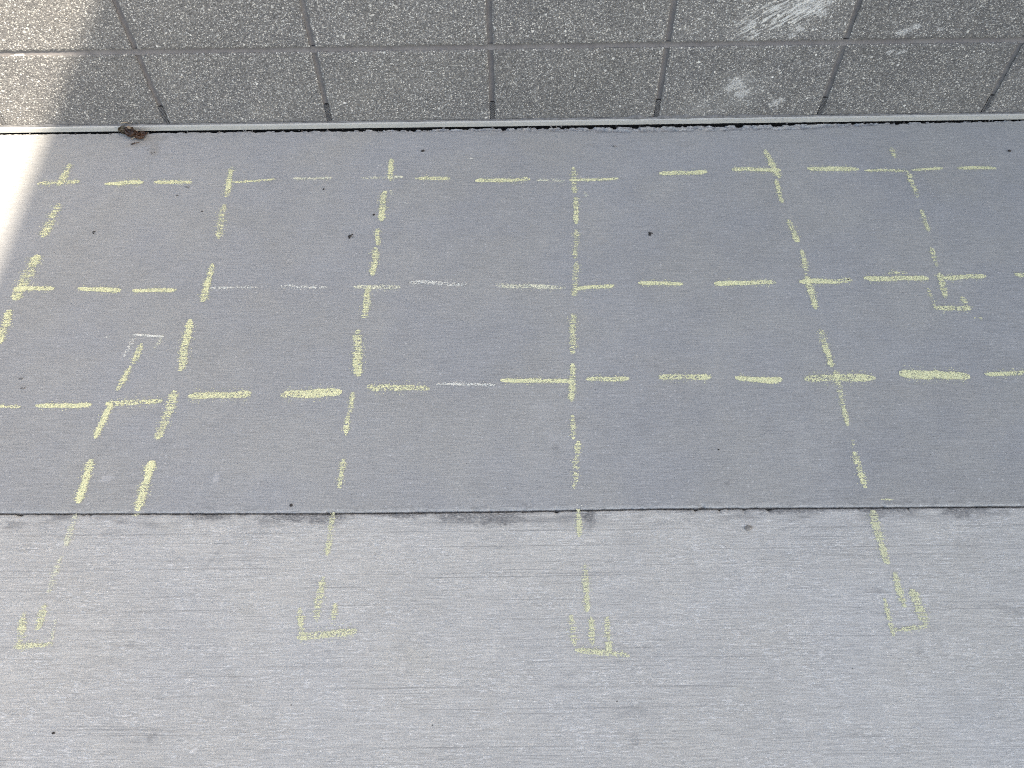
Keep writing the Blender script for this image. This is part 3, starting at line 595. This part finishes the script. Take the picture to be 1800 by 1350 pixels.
litter('grit_crumb', DK, 2.0594, -.1255, .0035, .003, .002, 0, 5, 'dark crumb at the far right between wall and top row', 'grit', G2)
litter('grit_crumb', DK, .5425, -.3184, .0028, .0022, .0016, .3, 6, 'small dark crumb touching the left side of the column left of centre', 'grit', G2)
litter('leaf_scrap', GR, .0932, -.2176, .005, .0014, .0012, -.5, 7, 'thin folded grey scrap under the third dash of the top row', 'leaf scrap', G1, [(.003, .002, .001, .003)])
litter('grit_crumb', DK, .0767, -.2448, .0025, .0012, .001, 0, 8, 'tiny flat dark crumb below the thin folded grey scrap', 'grit', G2)
litter('leaf_scrap', DK, -.0849, -.362, .0035, .0017, .0012, .4, 9, 'small dark scrap right of the leftmost column', 'leaf scrap', G1, [(-.001, -.005, .0018, .001)])
litter('grit_crumb', DK, .4169, -.2297, .0018, .0026, .0014, 0, 10, 'small dark crumb under the sixth dash of the top row', 'grit', G2)
litter('grit_crumb', DK, .1458, -.2998, .0032, .0012, .001, -.2, 11, 'flat dark crumb left of the second dash in the leaning left column', 'grit', G2)
litter('leaf_scrap', GR, -.0978, -.7925, .0042, .0015, .0012, -.1, 12, 'small curled grey scrap near the left edge above the lowest long row', 'leaf scrap', G1, [(.003, .0015, .001, .0022), (-.003, .001, .001, .0014)])
litter('grit_crumb', GR, -.1096, -.7691, .004, .002, .0014, 0, 13, 'grey crumb just above the small curled scrap at left', 'grit', G2)
litter('grit_crumb', DK, .4643, -1.0508, .0026, .0026, .0014, 0, 14, 'round black crumb just above the joint left of centre', 'grit', G2)
litter('pebble', RG, 1.2575, -1.104, .0065, .0045, .0018, .1, 15, 'flat grey pebble just below the joint right of centre', 'pebble', None)
litter('grit_crumb', DK, 1.2309, -.9481, .0016, .0014, .001, 0, 16, 'tiny black crumb above the joint, left of the slanting column', 'grit', G2)
litter('grit_crumb', DK, .1648, -1.4232, .0024, .0016, .0015, 0, 17, 'black crumb on the lower slab near the bottom left corner', 'grit', G2)
litter('grit_crumb', DK, 1.5701, -.535, .0022, .0014, .001, 0, 18, 'black crumb at the right tip of a middle row dash', 'grit', G2)
litter('leaf_scrap', DK, -.078, -.054, .0045, .0014, .0012, .35, 19, 'dark twiggy scrap just in front of the brown leaf', 'leaf scrap', G1, [(.004, .002, .0018, .001), (-.004, -.003, .0012, .0007)])
for i, (dx, dy, a, b) in enumerate(((-.024,-.087,.0020,.0009),(-.016,-.089,.0018,.0007),(-.021,-.094,.0022,.0008),(-.035,-.079,.0013,.0012),(-.042,-.064,.0010,.0010))):
    litter('dirt_speck', DK, dx, dy, a, b, .0006, .3*i, 30+i, 'tiny dark speck in the sprinkle right of the brown leaf', 'dirt', 'sprinkle of dark specks by the brown leaf')
# crumbs of broken concrete in the gap along the wall
spall = M['smooth']
for i in range(46):
    x = -.35 + 2.45*random.random()**.85
    litter('concrete_crumb', GR if i % 3 else DK, x, -.0095-random.random()*.007, .0012+.0022*random.random(), .001+.0012*random.random(), .0014, random.random()*3, 60+i, 'small broken concrete crumb in the dark gap along the wall foot', 'crumb', 'broken crumbs along the wall foot')

# the brown crumpled leaf lying against the base strip
def leaf_mat(name, a, b):
    n = N(name); n.pos = n.new('ShaderNodeTexCoord').outputs['Object']
    x = n.noise(90, 4, .7); y = n.noise(1, 3, .6, n.scaled((60, 400, 60)))
    col = n.mix(n.ramp(x, .35, .65), c4(*a), c4(*b)); return n.out(n.scale_col(col, n.ramp(y, .3, .7, .7, 1.35, False)), .42, n.bump(y, .6, .001), .5)
LM = [leaf_mat('brown_leaf', (.018, .009, .006), (.060, .028, .015)), leaf_mat('dark_leaf', (.020, .017, .012), (.05, .042, .03)), leaf_mat('tan_leaf', (.16, .11, .07), (.30, .24, .17))]
def blade(name, mat, par, L, Wd, curl, cup, loc, rot, wav, sd_, thick=.0005):
    nu, nv = 28, 16; P = []
    for i in range(nu+1):
        u = i/nu; half = Wd*.5*(math.sin(math.pi*min(1, u*.94+.03))**.7)*(1-.25*u)
        for j in range(nv+1):
            v = j/nv*2-1; nz = float(fnoise(np.array(u*5+sd_), np.array(v*2.3+sd_*2), 3)-.5)
            ang = cup*v; y = half*(math.sin(ang)/max(cup, .01)) * (1+.25*float(vnoise(np.array(u*9+sd_), np.array(3.+(v > 0)*5))-.5)); z = half*(1-math.cos(ang))/max(cup, .01) + nz*wav
            th = curl*(u-.5); rr = L/max(abs(curl), .01)
            xx = math.sin(th)*(rr - z); zz = rr - math.cos(th)*(rr-z)
            P.append((xx, y, zz))
    F = [(i*(nv+1)+j, (i+1)*(nv+1)+j, (i+1)*(nv+1)+j+1, i*(nv+1)+j+1) for i in range(nu) for j in range(nv)]
    Mx = Matrix.LocRotScale(Vector(loc), __import__('mathutils').Euler(rot), None)
    P = [Mx @ Vector(p) for p in P]
    o = mesh_obj(name, P, F, mat, par, True); s_ = o.modifiers.new('thickness', 'SOLIDIFY'); s_.thickness = thick
    return o
lf = empty('dead_leaf', (-.079, -.021, .0006), 'crumpled dark brown dead leaf caught against the pale strip at the wall foot', 'leaf')
blade('leaf_blade', LM[0], lf, .036, .026, 2.2, 1.2, (-.004, -.004, .004), (.3, -.1, -.75), .008, 1.3)
blade('leaf_blade', LM[0], lf, .032, .022, 2.6, 1.5, (.009, -.013, .003), (-.4, .2, -.5), .008, 4.1)
blade('leaf_blade', LM[1], lf, .020, .019, 1.4, .8, (-.021, .004, .006), (.5, .3, .3), .005, 7.7)
blade('leaf_blade', LM[0], lf, .022, .016, 2.8, 1.7, (.016, -.004, .004), (.8, 0, .4), .006, 9.2)
blade('leaf_blade', LM[2], lf, .010, .006, 1.2, .8, (-.006, .001, .0135), (.2, 0, -.5), .002, 11.9)
def tube(name, pts, r, mat, par):
    V = []; F = []; m = 7
    for k, p in enumerate(pts):
        p = Vector(p); d = (Vector(pts[min(k+1, len(pts)-1)]) - Vector(pts[max(k-1, 0)])).normalized(); a = d.orthogonal().normalized(); b = d.cross(a)
        rr = r*(1-.5*k/len(pts))
        for j in range(m): V.append(p + (a*math.cos(j*2*math.pi/m) + b*math.sin(j*2*math.pi/m))*rr)
        if k:
            for j in range(m): F.append(((k-1)*m+j, (k-1)*m+(j+1) % m, k*m+(j+1) % m, k*m+j))
    return mesh_obj(name, V, F, mat, par, True)
tube('leaf_stem', [(-.023, .011, .016), (-.018, .0095, .0185), (-.012, .0095, .0185), (-.008, .009, .017)], .0008, LM[2], lf)
tube('leaf_stem', [(-.004, -.016, .003), (.002, -.0155, .005), (.006, -.014, .006)], .0007, LM[2], lf)
tube('leaf_stem', [(.012, -.022, .001), (.006, -.026, .002), (.001, -.029, .001)], .0007, LM[0], lf)

lf.scale = (1.35, 1.35, 1.55)
